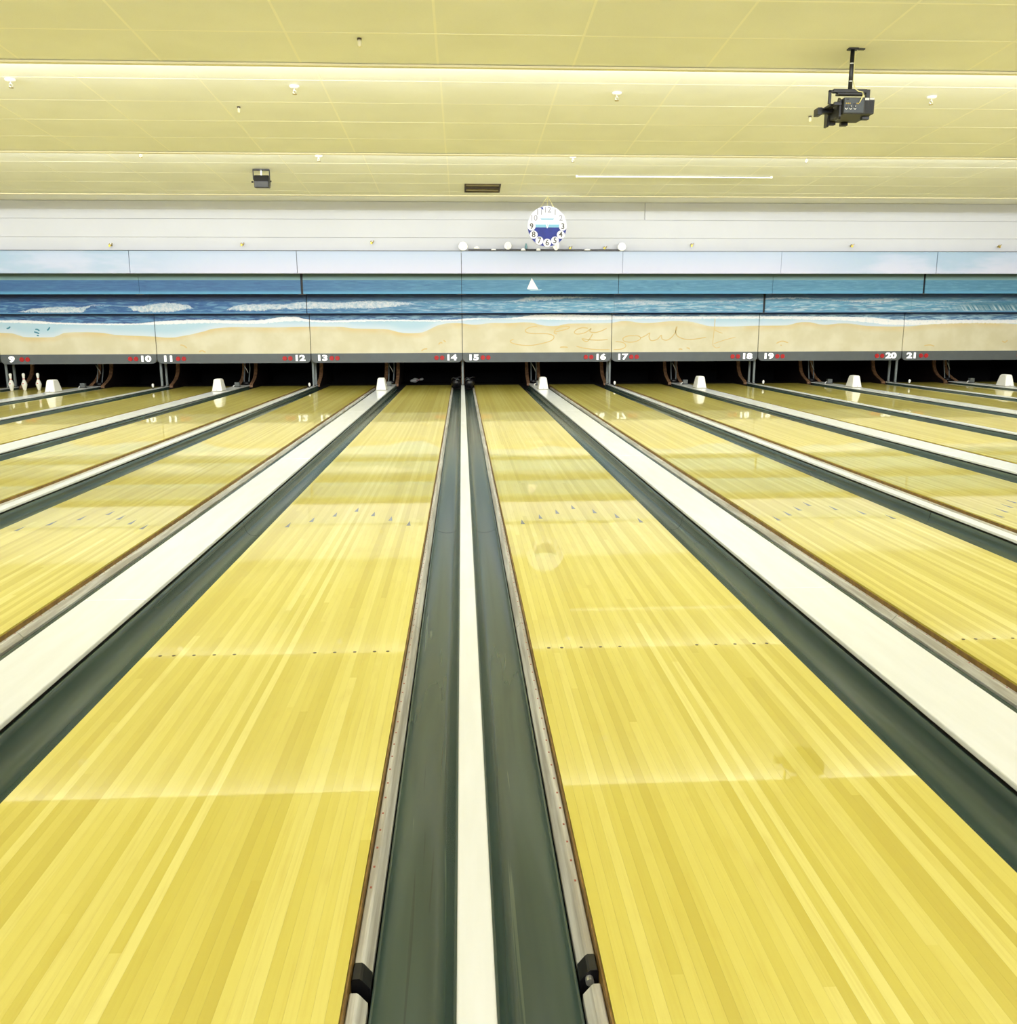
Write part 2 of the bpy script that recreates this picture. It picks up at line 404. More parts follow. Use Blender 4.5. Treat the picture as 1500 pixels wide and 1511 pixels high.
# ------------------------------------------------------------------ gutters with bumper rails
prof = [(.049,-.060),(.054,-.066),(.072,-.080),(.098,-.090),(.128,-.094),(.158,-.090),(.180,-.076),(.194,-.052),(.202,-.020),(.205,.006),(.214,.010),(.214,-.10),(.128,-.104),(.052,-.09),(.049,-.066)]
railp = [(.0065,-.030),(.009,-.027),(.022,-.027),(.027,-.031),(.044,-.052),(.044,-.075),(.0065,-.075)]
gs_cuts = [Y_FOUL, 6.08, 11.1, 16.1, 20.85]; rs_cuts = [1.68, 3.92, 6.6, 9.3, 12.0, 14.7, 17.4, 20.7]
def mirror(p, s): return [(s*x, z) for x, z in p]
GM = {}
for s in (-1, 1):
  for nar in (0, 1):
    pf = [(u+(.018*min(1, max(0, (u-.05)/.13)) if nar else 0), z) for u, z in prof]
    GM[s, nar] = dict(
        trough=[MB().sweep_y(mirror(pf, s), a+.003, b-.003, True, False).mesh('trough_section', M['gutter'], True) for a, b in zip(gs_cuts[:-1], gs_cuts[1:])],
        rail=[MB().sweep_y(mirror(railp, s), a+.003, b-.003, True).mesh('rail_section', M['rail']) for a, b in zip(rs_cuts[:-1], rs_cuts[1:])],
        near=MB().sweep_y(mirror(railp, s), Y_FOUL, 1.60, True).mesh('rail_section', M['rail']),
        holes=None, cap=None)
    capb = MB().sweep_y(mirror([(.006,-.028),(.009,-.023),(.024,-.023),(.029,-.027),(.0455,-.048),(.0455,-.078),(.006,-.078)], s), 1.635, 1.685, True)
    GM[s, nar]['cap'] = capb.mesh('joint_block', M['black'])
    h = MB()
    y = 1.95
    while y < 12:
        h.box(min(s*.0135, s*.0185), max(s*.0135, s*.0185), y, y+.007, -.028, -.0262); y += .085
    GM[s, nar]['holes'] = h.mesh('screw_heads', M['reddot'])
bolt_me = MB().tube([(0, 1.622, -.043), (0, 1.640, -.043)], [.009, .009], 12).mesh('bolt', M['steel'])
for n in LANES:
    x = lane_x(n)
    for s, nm, xe in ((-1, 'left', x), (1, 'right', x+LW)):
        G_ = GM[s, 1 if (n % 2 == 1) == (s < 0) else 0]
        where = 'along the %s edge of lane %s' % (nm, NW[n])
        g = thing('gutter', 'green-grey gutter with metal rail '+where, 'gutter', (xe, 0, 0))
        for me in G_['trough']: obj('trough_section', me, g)
        rs = None
        for i, me in enumerate(G_['rail']):
            r = obj('rail_section', me, g)
            if i == 0: rs = r
        r = obj('rail_section', G_['near'], g)
        obj('joint_block', G_['cap'], g, label='black plastic joint block')
        if 13 <= n <= 16:
            obj('screw_heads', G_['holes'], g, kind='stuff')
            if n == 15 and s < 0: obj('bolt', bolt_me, g, (s*.026, 0, 0))
        # gutters lie beside the lane side strip

# ------------------------------------------------------------------ dividers
def divider(x, w, y1, name, label, cat='lane divider', cuts=()):
    d = thing(name, label, cat, (x, 0, 0))
    ys = [Y_FOUL]+list(cuts)+[y1]
    for a, b in zip(ys[:-1], ys[1:]):
        o = build('divider_cap', MB().box(-w/2, w/2, a+.001, b-.001, CAP_Z-.022, CAP_Z), M['cap'], d); bevel(o, .005, 2)
    build('divider_body', MB().box(-w/2+.012, w/2-.012, Y_FOUL, y1, -.12, CAP_Z-.0225), M['dark_side'], d)
    return d
for k in range(-3, 4):
    B = B0+P*k; l = 14+2*k
    divider(B, .077, 20.95, 'narrow_divider', 'narrow white lane divider between lanes %s and %s' % (NW[l], NW[l+1]), cuts=(4.25, 12.2))
for k in range(-4, 4):
    B = B0+P*(k+.5); l = 15+2*k
    divider(B, .295, 21.02, 'wide_divider', 'wide white lane divider between lanes %s and %s' % (NW[l], NW[l+1]), cuts=(4.18, 8.9, 14.0))
for k, l, s in ((-4, 7, 'left'), (4, 22, 'right')):
    B = B0+P*k
    divider(B, .077, 20.95, 'narrow_divider', 'narrow white divider on the outer %s edge of lane %s' % (s, NW[l]), cuts=(4.25, 12.2))

# ------------------------------------------------------------------ ball return hoods, sensor boxes, sensors, posts, kickbacks
def hood():
    t = thing('ball_return_hood', 'x', 'hood')
    m = MB()
    def ring(hw, y0, y1, z, c=.02):
        return [(-hw+c,y0,z),(hw-c,y0,z),(hw,y0+c,z),(hw,y1-c,z),(hw-c,y1,z),(-hw+c,y1,z),(-hw,y1-c,z),(-hw,y0+c,z)]
    rings = [ring(.105, -.02, .36, .012), ring(.088, .005, .33, .12), ring(.074, .03, .29, .225, .022), ring(.062, .045, .27, .25, .022), ring(.045, .065, .245, .256, .02)]
    vs_ = [v for r in rings for v in r]; n = 8
    fs_ = [(i*n+k, i*n+(k+1) % n, (i+1)*n+(k+1) % n, (i+1)*n+k) for i in range(4) for k in range(n)]+[tuple(range(8))[::-1], tuple(range(32, 40))]
    m.add(vs_, fs_)
    o = build('hood_cover', m, M['hood'], t); bevel(o, .006, 2)
    build('base_flange', MB().box(-.11, .11, -.026, .366, 0, .012), M['hoodbase'], t)
    build('lock', MB().lathe([(.008, -.004), (.008, .004)], 8), M['black'], t, loc=(0, -.022, .03))
    return t
h0 = None
for k in range(-4, 4):
    l = 15+2*k; x = B0+P*(k+.5)+.012*k+.03*(1 if k >= 0 else -1)*.5
    lab = 'white tapered ball return hood on the divider between lanes %s and %s' % (NW[l], NW[l+1])
    if h0 is None: h0 = hood(); h0.location = (x, 18.9, CAP_Z); h0['label'] = lab; h0['group'] = 'ball return hoods on the wide dividers'
    else: dup(h0, (x, 18.9, CAP_Z), lab, group='ball return hoods on the wide dividers')
s0 = None
for k in range(-4, 4):
    l = 15+2*k; x = B0+P*(k+.5)
    lab = 'small grey sensor box behind the white hood between lanes %s and %s' % (NW[l], NW[l+1])
    loc = (x+.03, 20.35, CAP_Z)
    if s0 is None:
        s0 = thing('sensor_box', lab, 'sensor', loc, 'grey sensor boxes on the wide dividers')
        o = build('housing', MB().box(-.052, .052, -.05, .05, .012, .105), M['boxgrey'], s0); bevel(o, .006)
        build('mount_bracket', MB().box(-.06, .06, -.055, .055, 0, .012), M['black'], s0)
        build('plug', MB().tube([(-.052, 0, .04), (-.085, .01, .03), (-.10, .0, .004)], .009, 8), M['white'], s0)
    else: dup(s0, loc, lab, group='grey sensor boxes on the wide dividers')
b0_ = None
for k in range(-3, 4):
    l = 14+2*k
    lab = 'tiny white bulb-shaped sensor before the grey posts between lanes %s and %s' % (NW[l], NW[l+1])
    loc = (B0+P*k+.012, 19.9, CAP_Z)
    if b0_ is None:
        b0_ = thing('pin_sensor', lab, 'sensor', loc, 'white bulb sensors on the narrow dividers')
        build('stand', MB().lathe([(.018, 0), (.018, .006), (.006, .010), (.006, .03)], 12), M['black'], b0_)
        build('bulb', MB().lathe([(.008, .026), (.020, .04), (.026, .065), (.024, .092), (.014, .108), (.004, .112)], 14), M['white'], b0_, True)
    elif k != 0: dup(b0_, loc, lab, group='white bulb sensors on the narrow dividers')
p0 = None
for k in range(-3, 4):
    for j, (yy, nm) in enumerate(((20.56, 'front'), (20.90, 'rear'))):
        l = 14+2*k
        lab = '%s grey steel post holding the mural between lanes %s and %s' % (nm, NW[l], NW[l+1])
        loc = (B0+P*k, yy, CAP_Z)
        if p0 is None:
            p0 = thing('support_post', lab, 'post', loc, 'grey posts under the mural joints')
            o = build('shaft', MB().box(-.024, .024, -.024, .024, .01, 2.2), M['post'], p0); bevel(o, .008)
            build('foot_plate', MB().box(-.036, .036, -.06, .06, 0, .012), M['black'], p0)
            build('foot_bolt', MB().lathe([(.010, 0), (.010, .014), (.006, .018)], 6, (0, -.045, .012)), M['steel'], p0)
        else: dup(p0, loc, lab, group='grey posts under the mural joints')
# kickback boards between the pits: front edge sweeps forward at its foot
def kick(x, w, label, y0=21.15):
    t = thing('kickback_board', label, 'kickback', (x, 0, 0), 'brown kickback boards between the pits')
    fe = [(y0, -.02), (y0+.02, .03), (y0+.10, .06), (y0+.24, .10), (y0+.42, .17), (y0+.55, .27), (y0+.62, .40), (y0+.65, .60), (y0+.65, 1.2)]
    build('board_plate', MB().plate_x(fe+[(23.5, 1.2), (23.5, -.02)], -w/2+.004, w/2-.004), M['kick'], t)
    e = MB(); out = [(y-.022, z+.004) for y, z in fe]
    n = len(fe); vs_ = [(-w/2, y, z) for y, z in out]+[(w/2, y, z) for y, z in out]+[(-w/2, y+.05, z) for y, z in out]+[(w/2, y+.05, z) for y, z in out]
    fs_ = []
    for i in range(n-1):
        fs_ += [(i, n+i, n+i+1, i+1), (2*n+i, 2*n+i+1, 3*n+i+1, 3*n+i), (i, i+1, 2*n+i+1, 2*n+i), (n+i, 3*n+i, 3*n+i+1, n+i+1)]
    e.add(vs_, fs_)
    build('front_edge', e, M['kickedge'], t, label='worn brown front edge')
for k in range(-3, 5):
    if k == 4: continue
    l = 14+2*k
    kick(B0+P*k, .08, 'brown kickback board behind the grey posts between lanes %s and %s' % (NW[l], NW[l+1]))
for k in range(-4, 4):
    l = 15+2*k; xc = B0+P*(k+.5)
    kick(xc-.14, .075, 'brown kickback board on the right side of the lane %s pit' % NW[l])
    kick(xc+.14, .075, 'brown kickback board on the left side of the lane %s pit' % NW[l+1])
    # frame and hoses of the ball lift between the two boards
    t = thing('ball_lift', 'dark ball lift frame between the pits of lanes %s and %s' % (NW[l], NW[l+1]), 'ball lift', (xc, 21.35, CAP_Z), 'dark ball lifts behind the hoods')
    build('lift_foot', MB().lathe([(.075, 0), (.085, .02), (.07, .05), (.03, .075), (.01, .08)], 16), M['black'], t, True)
    build('lift_rail', MB().tube([(-.06, 0, .04), (-.055, .1, .35), (-.05, .2, .9)], .013, 8), M['post'], t)
    build('lift_rail', MB().tube([(.05, 0, .04), (.07, .1, .35), (.05, .2, .9)], .013, 8), M['post'], t)
    build('hose', MB().tube([(-.05, .0, .46), (-.02, 0, .40), (.02, .02, .33), (.045, .0, .26)], .010, 8), M['steel'], t, True)

# black rubber ball guards at the pit end of the two centre gutters
rnd = random.Random(3)
for s, l in ((-1, 14), (1, 15)):
    t = thing('gutter_guard', 'lumpy black rubber guard at the end of the lane %s gutter' % NW[l], 'guard', (B0+s*.155, 20.62, -.045)); t.scale = (1.22, 1.3, 1.35)
    m = MB()
    for zc, sc in ((.03, 1.0),):
        n, rows = 14, 7; vs_ = []; fs_ = []
        for i in range(rows):
            ph = math.pi*i/(rows-1)
            for q in range(n):
                th = 2*math.pi*q/n; rj = rnd.uniform(.86, 1.12)
                vs_.append((.094*math.sin(ph)*math.cos(th)*rj, .11*math.sin(ph)*math.sin(th)*rj, .10-.085*math.cos(ph)*rj))
        fs_ = [(i*n+q, i*n+(q+1) % n, (i+1)*n+(q+1) % n, (i+1)*n+q) for i in range(rows-1) for q in range(n)]
        m.add(vs_, fs_)
    build('guard_body', m, M['rubber'], t, True)
    build('strap', MB().tube([(-.09*1, -.06, .16), (-.05, -.08, .19), (0, -.08, .175), (.05, -.07, .20), (.10, -.05, .195)], .009, 8), M['black'], t, True)
    build('clip', MB().tube([(-s*.06, -.085, .15), (-s*.03, -.10, .17), (s*.0, -.10, .155)], .006, 6), M['post'], t, True)

# pins
pinprof = [(.0258, 0), (.030, .01), (.040, .05), (.0500, .085), (.0570, .114), (.0605, .13), (.0570, .155), (.0470, .185), (.0330, .215), (.0250, .235), (.0228, .254), (.0236, .275), (.0285, .31), (.0318, .34), (.030, .36), (.022, .375), (.008, .381)]
def pin(label, loc, rot=(0, 0, 0)):
    t = thing('bowling_pin', label, 'bowling pin', loc, None, rot)
    build('pin_body', MB().lathe(pinprof, 20), M['pin'], t, True)
    for z0, z1, ra, rb in ((.236, .245, .0255, .0245), (.256, .266, .0238, .0240)):
        build('neck_stripe', MB().lathe([(ra, z0), (rb, z1)], 20), M['red'], t, True)
    build('crown_emblem', MB().plate_y([(-.014, .150), (0, .140), (.014, .150), (.018, .166), (.008, .160), (0, .170), (-.008, .160), (-.018, .166)], -.0595, -.050), M['red'], t)
    return t
pin('leftmost standing bowling pin between the two grey posts of lane nine', (-9.87, 20.10, .0))
pin('middle standing bowling pin in the lane nine pit', (-9.61, 20.14, .0))
pin('right standing bowling pin in the lane nine pit, left of the white hood', (-9.34, 20.22, .0))
pin('white bowling pin lying on its side in the dark lane fourteen pit', (-1.30, 22.6, .02), (0, math.radians(84), math.radians(35)))

# ------------------------------------------------------------------ mural panels
def px4(pts):                                # picture of the beach painting, from measured (column, row) pairs to metres on the row-4 plane
    out = []
    for cx_, ry in pts:
        d = fwd*F_PX+rr*(cx_-750)+uu*(755.5-ry); t = Y4/d.y; out.append((d.x*t, CAM_H+d.z*t))
    return out
def px3(pts):
    out = []
    for cx_, ry in pts:
        d = fwd*F_PX+rr*(cx_-750)+uu*(755.5-ry); t = Y3/d.y; out.append((d.x*t, CAM_H+d.z*t))
    return out
XR = (-14., 14.)
shore = px4([(0,491),(20,492),(40,497.5),(75,497.5),(95,491),(120,490),(150,491),(170,494),(228,496.5),(250,498),(267,496),(300,489),(322,484),(350,482.5),(400,483),(455,482),(500,482),(522,484.5),(567,485.5),(588,490),(608,491.5),(630,487.5),(650,479),(673,476.5),(700,479),(725,476.5),(750,476.7),(775,475.5),(800,480),(817,481),(837,477.5),(900,476.5),(922,473.5),(950,476.5),(1000,473.5),(1033,478),(1058,481.7),(1117,480.5),(1158,480),(1188,475),(1217,479),(1242,477),(1283,481),(1333,481.5),(1373,478),(1417,476.5),(1467,476),(1500,478)])
foam = px4([(0,473),(22,472.5),(58,474),(83,476),(150,477.5),(200,477.5),(227,475),(300,472),(350,473),(383,472.5),(430,467.5),(450,471),(480,473),(533,472),(667,472),(700,469.5),(733,470),(780,466),(800,464.5),(883,465.5),(933,467),(1000,467),(1117,466.5),(1150,466.5),(1233,467.5),(1283,468.5),(1325,472),(1417,472),(1500,472)])
foamlow = px4([(0,476),(60,477.5),(150,479.5),(227,479),(300,477),(383,477.5),(430,474),(480,475.5),(560,474),(667,474),(700,471.5),(760,471),(800,471.5),(883,472),(933,470.5),(1000,470.5),(1117,470.5),(1233,472.5),(1283,476),(1325,479.5),(1417,477),(1500,477)])
f3top = px3([(0,462),(28,459.5),(60,454),(100,452.5),(122,453),(134,449.5),(190,451.5),(215,450.5),(250,446.5),(268,449),(282,450),(300,462),(335,456),(370,448.5),(420,448.5),(450,445),(500,446),(540,443.5),(580,444.5),(615,448.5),(640,462),(1440,462),(1500,461)])
f3bot = px3([(0,462),(28,461),(60,462),(122,462),(134,451.5),(190,453),(196,459),(215,461),(250,461),(282,456),(300,461),(335,457.5),(370,459),(420,456),(500,455.5),(540,455.5),(580,453),(615,449.5),(640,462),(1500,462)])
sw_top = px3([(0,462),(700,460),(720,446),(760,443),(800,437),(890,438.5),(905,446),(940,442),(1000,445),(1060,443),(1125,440),(1160,438),(1250,442),(1300,440),(1340,440),(1400,445),(1500,443)])
sw_bot = px3([(0,462),(700,461),(720,447),(760,446),(800,444),(890,440),(905,449),(940,450),(1000,447.5),(1060,446),(1125,443),(1160,441),(1250,445.5),(1300,447),(1340,441),(1400,448),(1500,444)])

def mural(kind):
    t = NT('mural_'+kind); x, y, z = t.pos()
    fine = t.noise(t.xyz(t.math('MULTIPLY', x, 3.2), 0, t.math('MULTIPLY', z, 30)), 1, 5, .6, .6)
    fine2 = t.noise(t.xyz(t.math('MULTIPLY', x, 1.4), 3, t.math('MULTIPLY', z, 16)), 1, 4, .6, 1.2)
    speck = t.noise(t.xyz(t.math('MULTIPLY', x, 12), 0, t.math('MULTIPLY', z, 14)), 1, 6, .8)
    right = t.step(x, -6, 3)                  # the paint goes from stronger blue at the left to teal
    if kind == 'sky':
        cl = t.noise(t.xyz(t.math('MULTIPLY', x, .45), 0, t.math('MULTIPLY', z, 2.2)), 1, 4, .55)
        c = t.mix(t.step(z, 2.44, 2.90), lin(196, 198, 222), lin(180, 194, 220))
        side = t.math('MAXIMUM', t.step(x, -4.5, -8), t.step(x, 6, 10))
        c = t.mix(t.math('MULTIPLY', side, t.math('MULTIPLY', t.step(cl, .62, .42), .7)), c, lin(148, 178, 206))
    elif kind == 'horizon':
        c = t.mix(t.step(z, 2.44, 2.335), lin(96, 122, 128), lin(150, 190, 200))
        deep = t.mix(right, lin(56, 106, 160), lin(84, 142, 176))
        deep = t.mix(t.math('MULTIPLY', t.step(fine, .42, .66), .55), deep, t.mix(right, lin(74, 128, 180), lin(116, 174, 204)))
        deep = t.mix(t.math('MULTIPLY', t.step(fine2, .45, .3), .6), deep, t.mix(right, lin(40, 84, 140), lin(64, 118, 158)))
        deep = t.mix(t.step(z, 2.13, 2.06), deep, lin(92, 162, 205))
        c = t.mix(t.step(z, 2.335, 2.325), c, deep)
    elif kind == 'waves':
        top = t.mix(right, lin(34, 54, 112), lin(54, 82, 136)); mid = t.mix(right, lin(46, 100, 160), lin(108, 168, 202))
        c = t.mix(t.step(z, 2.03, 1.86), top, mid)
        c = t.mix(t.math('MULTIPLY', t.step(fine, .46, .62), t.math('MULTIPLY', t.step(z, 2.02, 1.80), .75)), c, t.mix(right, lin(120, 172, 210), lin(206, 226, 236)))
        c = t.mix(t.math('MULTIPLY', t.step(fine2, .48, .36), .7), c, t.mix(right, lin(34, 78, 140), lin(70, 122, 166)))
        wob = t.math('MULTIPLY', t.math('SUBTRACT', speck, .5), .15)
        zz = t.math('ADD', z, wob)
        a = t.step(t.math('SUBTRACT', t.curve(x, f3top, XR, (1.5, 2.1)), zz), -.004, .02)
        b = t.step(t.math('SUBTRACT', zz, t.curve(x, f3bot, XR, (1.5, 2.1))), -.004, .02)
        fm = t.math('MULTIPLY', a, b)
        a2 = t.step(t.math('SUBTRACT', t.curve(x, sw_top, XR, (1.5, 2.1)), zz), -.004, .03)
        b2 = t.step(t.math('SUBTRACT', zz, t.curve(x, sw_bot, XR, (1.5, 2.1))), -.004, .03)
        fm = t.math('MAXIMUM', fm, t.math('MULTIPLY', t.math('MULTIPLY', a2, b2), .75))
        c = t.mix(t.math('MULTIPLY', fm, t.step(speck, .18, .5)), c, t.mix(t.step(speck, .42, .62), lin(186, 208, 226), lin(238, 236, 240)))
        # big teal breaker at the right end
        curl = t.math('MULTIPLY', t.step(x, 10.6, 12.0), t.math('MULTIPLY', t.step(z, 1.90, 1.84), t.step(z, 1.66, 1.72)))
        rib = t.noise(t.xyz(t.math('MULTIPLY', t.math('ADD', x, t.math('MULTIPLY', z, .8)), 16), 0, 0), 1, 2)
        c = t.mix(t.math('MULTIPLY', curl, .8), c, t.mix(t.math('MULTIPLY', t.step(rib, .45, .6), t.step(z, 1.85, 1.72)), lin(52, 118, 146), lin(220, 232, 238)))
        c = t.mix(t.step(z, 1.69, 1.655), c, lin(92, 150, 200))
    else:
        sh = t.curve(x, shore, XR, (.8, 1.8)); fo = t.curve(x, foam, XR, (.8, 1.8)); fl_ = t.curve(x, foamlow, XR, (.8, 1.8))
        wob = t.math('MULTIPLY', t.math('SUBTRACT', speck, .5), .07)
        zz = t.math('ADD', z, wob)
        blue = t.mix(t.step(fine, .42, .62), t.mix(right, lin(46, 84, 140), lin(78, 118, 164)), t.mix(right, lin(96, 146, 192), lin(160, 196, 220)))
        blue = t.mix(t.step(z, 1.58, 1.63), blue, lin(34, 52, 108))
        wet = t.mix(t.step(t.math('SUBTRACT', z, sh), .0, .16), lin(206, 220, 236), lin(178, 208, 228))
        bn = t.noise(t.P, 2.2, 4)
        sand = t.mix(t.step(bn, .35, .7), lin(210, 202, 170), lin(221, 214, 188))
        och = t.math('MULTIPLY', t.step(t.math('SUBTRACT', sh, z), .16, .0), t.step(t.noise(t.xyz(t.math('MULTIPLY', x, 1.2), 0, t.math('MULTIPLY', z, 3)), 1, 3), .3, .6))
        sand = t.mix(t.math('MULTIPLY', och, .65), sand, lin(214, 186, 118))
        c = t.mix(t.step(t.math('SUBTRACT', sh, z), -.008, .012), wet, sand)
        c = t.mix(t.step(t.math('SUBTRACT', zz, fl_), -.01, .01), c, t.mix(t.step(speck, .3, .5), lin(196, 216, 234), lin(244, 244, 250)))
        c = t.mix(t.step(t.math('SUBTRACT', zz, fo), -.01, .015), c, blue)
        hf = t.noise(t.P, 9, 3)
        c = t.mix(t.math('MULTIPLY', t.step(hf, .72, .8), .12), c, lin(190, 160, 90))
    if kind in ('horizon', 'waves'): c = t.mix(1, c, (.80, .82, .84, 1), 'MULTIPLY')      # painted a shade deeper
    t.put(t.b.inputs['Base Color'], c); t.b.inputs['Roughness'].default_value = .55
    return t.m
MU = {k: mural(k) for k in ('sky', 'horizon', 'waves', 'beach')}

def text_mesh(s, size, depth, mat, bold=0., shear=0., wide=1.):
    cu = bpy.data.curves.new('text', 'FONT'); cu.body = s; cu.size = size; cu.extrude = depth; cu.offset = bold; cu.shear = shear
    cu.align_x = 'CENTER'; cu.align_y = 'CENTER'; cu.resolution_u = 3
    o = bpy.data.objects.new('t', cu); COL.objects.link(o); bpy.context.view_layer.update()
    me = bpy.data.meshes.new_from_object(o.evaluated_get(bpy.context.evaluated_depsgraph_get())); me.transform(Matrix.Diagonal((wide, 1, 1, 1)))
    bpy.data.objects.remove(o); bpy.data.curves.remove(cu)
    me.transform(Matrix.Rotation(math.radians(90), 4, 'X')); me.materials.clear(); me.materials.append(mat); return me
ind_me = MB().add([(math.cos(2*math.pi*k/16)*.052, 0, math.sin(2*math.pi*k/16)*.052) for k in range(16)]+[(math.cos(2*math.pi*k/16)*.046, -.012, math.sin(2*math.pi*k/16)*.046) for k in range(16)],
                  [tuple(range(16)), tuple(range(16, 32))]+[(k, (k+1) % 16, 16+(k+1) % 16, 16+k) for k in range(16)]).mesh('indicator_lamp', M['lamp_red'])
MUR_LAB = {-4: 'above lanes seven and eight at the far left', -3: 'above lanes nine and ten, with small teal birds at the water', -2: 'above lanes eleven and twelve, with a rolling breaker',
           -1: 'above lanes thirteen and fourteen, with long white surf', 0: 'above lanes fifteen and sixteen, with a sailboat', 1: 'above lanes seventeen and eighteen, with sand writing',
           2: 'above lanes nineteen and twenty, with dunes', 3: 'above lanes twenty-one and twenty-two, with a teal breaker'}
G1 = {-3: .004, -2: .012, -1: .012, 0: .010, 1: .006, 2: .006, 3: .014}
G2 = {-2: .008, -1: .05, 0: .010, 1: .012, 2: .008, 3: .045}
G3 = {-2: .004, -1: .018, 0: .008, 1: .004, 2: .05, 3: .006}
units = {}
for k in range(-4, 4):
    a, b = B0+P*k, B0+P*(k+1); l = 15+2*k
    u = thing('masking_unit', 'beach mural masking unit '+MUR_LAB[k], 'mural', ((a+b)/2, 20.2, .56)); units[k] = u
    def place(name, mb, mat, **kw):
        o = build(name, mb, mat, u, **kw); o.matrix_parent_inverse = Matrix.Translation(-u.location); return o
    def gp(G, e): return G.get(e, .008)/2
    place('sky_panel', MB().box(a+gp(G1, k), b-gp(G1, k+1), Y1, Y1+.03, 2.442, 2.893), MU['sky'])
    place('horizon_panel', MB().box(a+gp(G2, k), b-gp(G2, k+1), Y2, Y2+.03, 2.042, 2.50), MU['horizon'])
    place('wave_panel', MB().box(a+gp(G3, k), b-gp(G3, k+1), Y3, Y3+.03, 1.648, 2.11), MU['waves'])
    place('beach_panel', MB().box(a+.008, b-.008, Y4, Y4+.03, .774, 1.70), MU['beach'])
    place('panel_frame', MB().box(a+.004, b-.004, Y1+.035, Y1+.07, 2.46, 2.885).box(a+.004, b-.004, Y2+.035, Y2+.06, 2.05, 2.48).box(a+.004, b-.004, Y3+.035, Y3+.06, 1.66, 2.1)
          .box(a, b, Y4+.032, Y4+.05, .60, 1.72), M['black'])
    # little joint clips under the panel ends
    for yy, zz in ((Y1, 2.442), (Y2, 2.042), (Y3, 1.648)):
        place('joint_clip', MB().box(b-.08, b+.08, yy-.006, yy+.03, zz-.010, zz-.001), M['frame'])
    # number board with rounded lower corners
    r = .10; z0, z1 = .566, .773; pts = [(a+.010, z1), (a+.010, z0+r)]
    pts += [(a+.010+r-r*math.cos(t*math.pi/12), z0+r-r*math.sin(t*math.pi/12)) for t in range(1, 7)]
    pts += [(b-.010-r+r*math.sin(t*math.pi/12), z0+r-r*math.cos(t*math.pi/12)) for t in range(0, 7)]
    pts += [(b-.010, z1)]
    nb = place('number_board', MB().plate_y(pts, Y4-.012, Y4+.03), M['band'])
    zc = .668
    for n, xt, shr in ((l, a+.245, .0), (l+1, b-.255, .0)):
        o = obj('lane_number', text_mesh(str(n), .175, .004, M['digit'], .008, wide=1.45), nb); o.location = (xt, Y4-.016, zc)
    for xt in (a+.46, a+.585, b-.46, b-.585):
        obj('indicator_lamp', ind_me, nb, (xt, Y4-.0125, zc))

# paint strokes on the murals: thin ribbons lying on the panels
def stroke(pts, w, plane):
    m = MB()
    P_ = []
    for c_, r_ in pts:
        d = fwd*F_PX+rr*(c_-750)+uu*(755.5-r_); t = plane/d.y; P_.append(Vector((d.x*t, 0, CAM_H+d.z*t)))
    Q = []
    for i in range(len(P_)-1):                # Catmull-Rom
        p0_, p1_, p2_, p3_ = P_[max(i-1, 0)], P_[i], P_[i+1], P_[min(i+2, len(P_)-1)]
        for s in range(4):
            u = s/4; Q.append(.5*((2*p1_)+(p2_-p0_)*u+(2*p0_-5*p1_+4*p2_-p3_)*u*u+(3*p1_-p0_-3*p2_+p3_)*u**3))
    Q.append(P_[-1]); vs_ = []
    for i, q in enumerate(Q):
        d = (Q[min(i+1, len(Q)-1)]-Q[max(i-1, 0)])
        if d.length < 1e-6: d = Vector((1, 0, 0))
        d.normalize(); n_ = Vector((-d.z, 0, d.x))*(w/2)*(.55 if i in (0, len(Q)-1) else 1)
        vs_ += [(q.x-n_.x, plane-.002, q.z-n_.z), (q.x+n_.x, plane-.002, q.z+n_.z)]
    m.add(vs_, [(2*i, 2*i+1, 2*i+3, 2*i+2) for i in range(len(Q)-1)])
    return m
def c4(L): return [(750+a/6, 340+b/6) for a, b in L]
def c5(L): return [(1000+a/6, 340+b/6) for a, b in L]
def c3(L): return [(500+a/6, 340+b/6) for a, b in L]
def c2(L): return [(250+a/6, 340+b/6) for a, b in L]
def c1(L): return [(0+a/6, 340+b/6) for a, b in L]
def paint(name, L, w, k, mat, plane=Y4):
    m = stroke(L, w, plane); o = build(name, m, mat, units[k]); o.matrix_parent_inverse = Matrix.Translation(-units[k].location); return o
S1 = c4([(255,848),(190,858),(150,882),(165,905),(235,914),(330,914),(390,928),(402,950),(375,977),(300,1000),(200,1018),(110,1015),(40,1000),(15,980),(45,963)])
S2 = c4([(410,900),(460,888),(520,872),(540,855),(500,848),(450,858),(415,882),(405,908),(430,918)])
S3 = c4([(705,866),(650,862),(600,880),(583,905),(612,918),(680,904),(732,868),(718,893),(760,905),(820,890),(870,866)])
S4 = c4([(745,915),(722,955),(690,985),(650,960),(720,968),(800,972),(880,966)])
S5 = c4([(600,1025),(680,1045),(800,1056),(896,1055)])
S6 = c4([(930,1055),(1000,1050),(1038,1025),(1015,993),(945,984)])
S7 = c4([(1115,933),(1055,935),(1015,955),(1022,980),(1075,990),(1135,980),(1170,955),(1150,935),(1115,932)])
S8 = c4([(1165,955),(1215,930),(1250,908),(1243,940),(1262,975),(1315,965),(1352,928),(1358,960),(1400,972),(1445,945),(1480,895),(1492,850),(1478,880),(1490,930),(1540,958),(1600,966),(1680,958),(1750,945)])
for nm, L, k in (('letter_s', S1, 0), ('letter_e', S2, 0), ('letter_a', S3, 0), ('letter_b', S4, 0), ('letter_b', S5, 0), ('letter_b', S6, 1), ('letter_o', S7, 1), ('letters_w_l', S8, 1)):
    paint(nm, L, .022, k, M['ochre'])
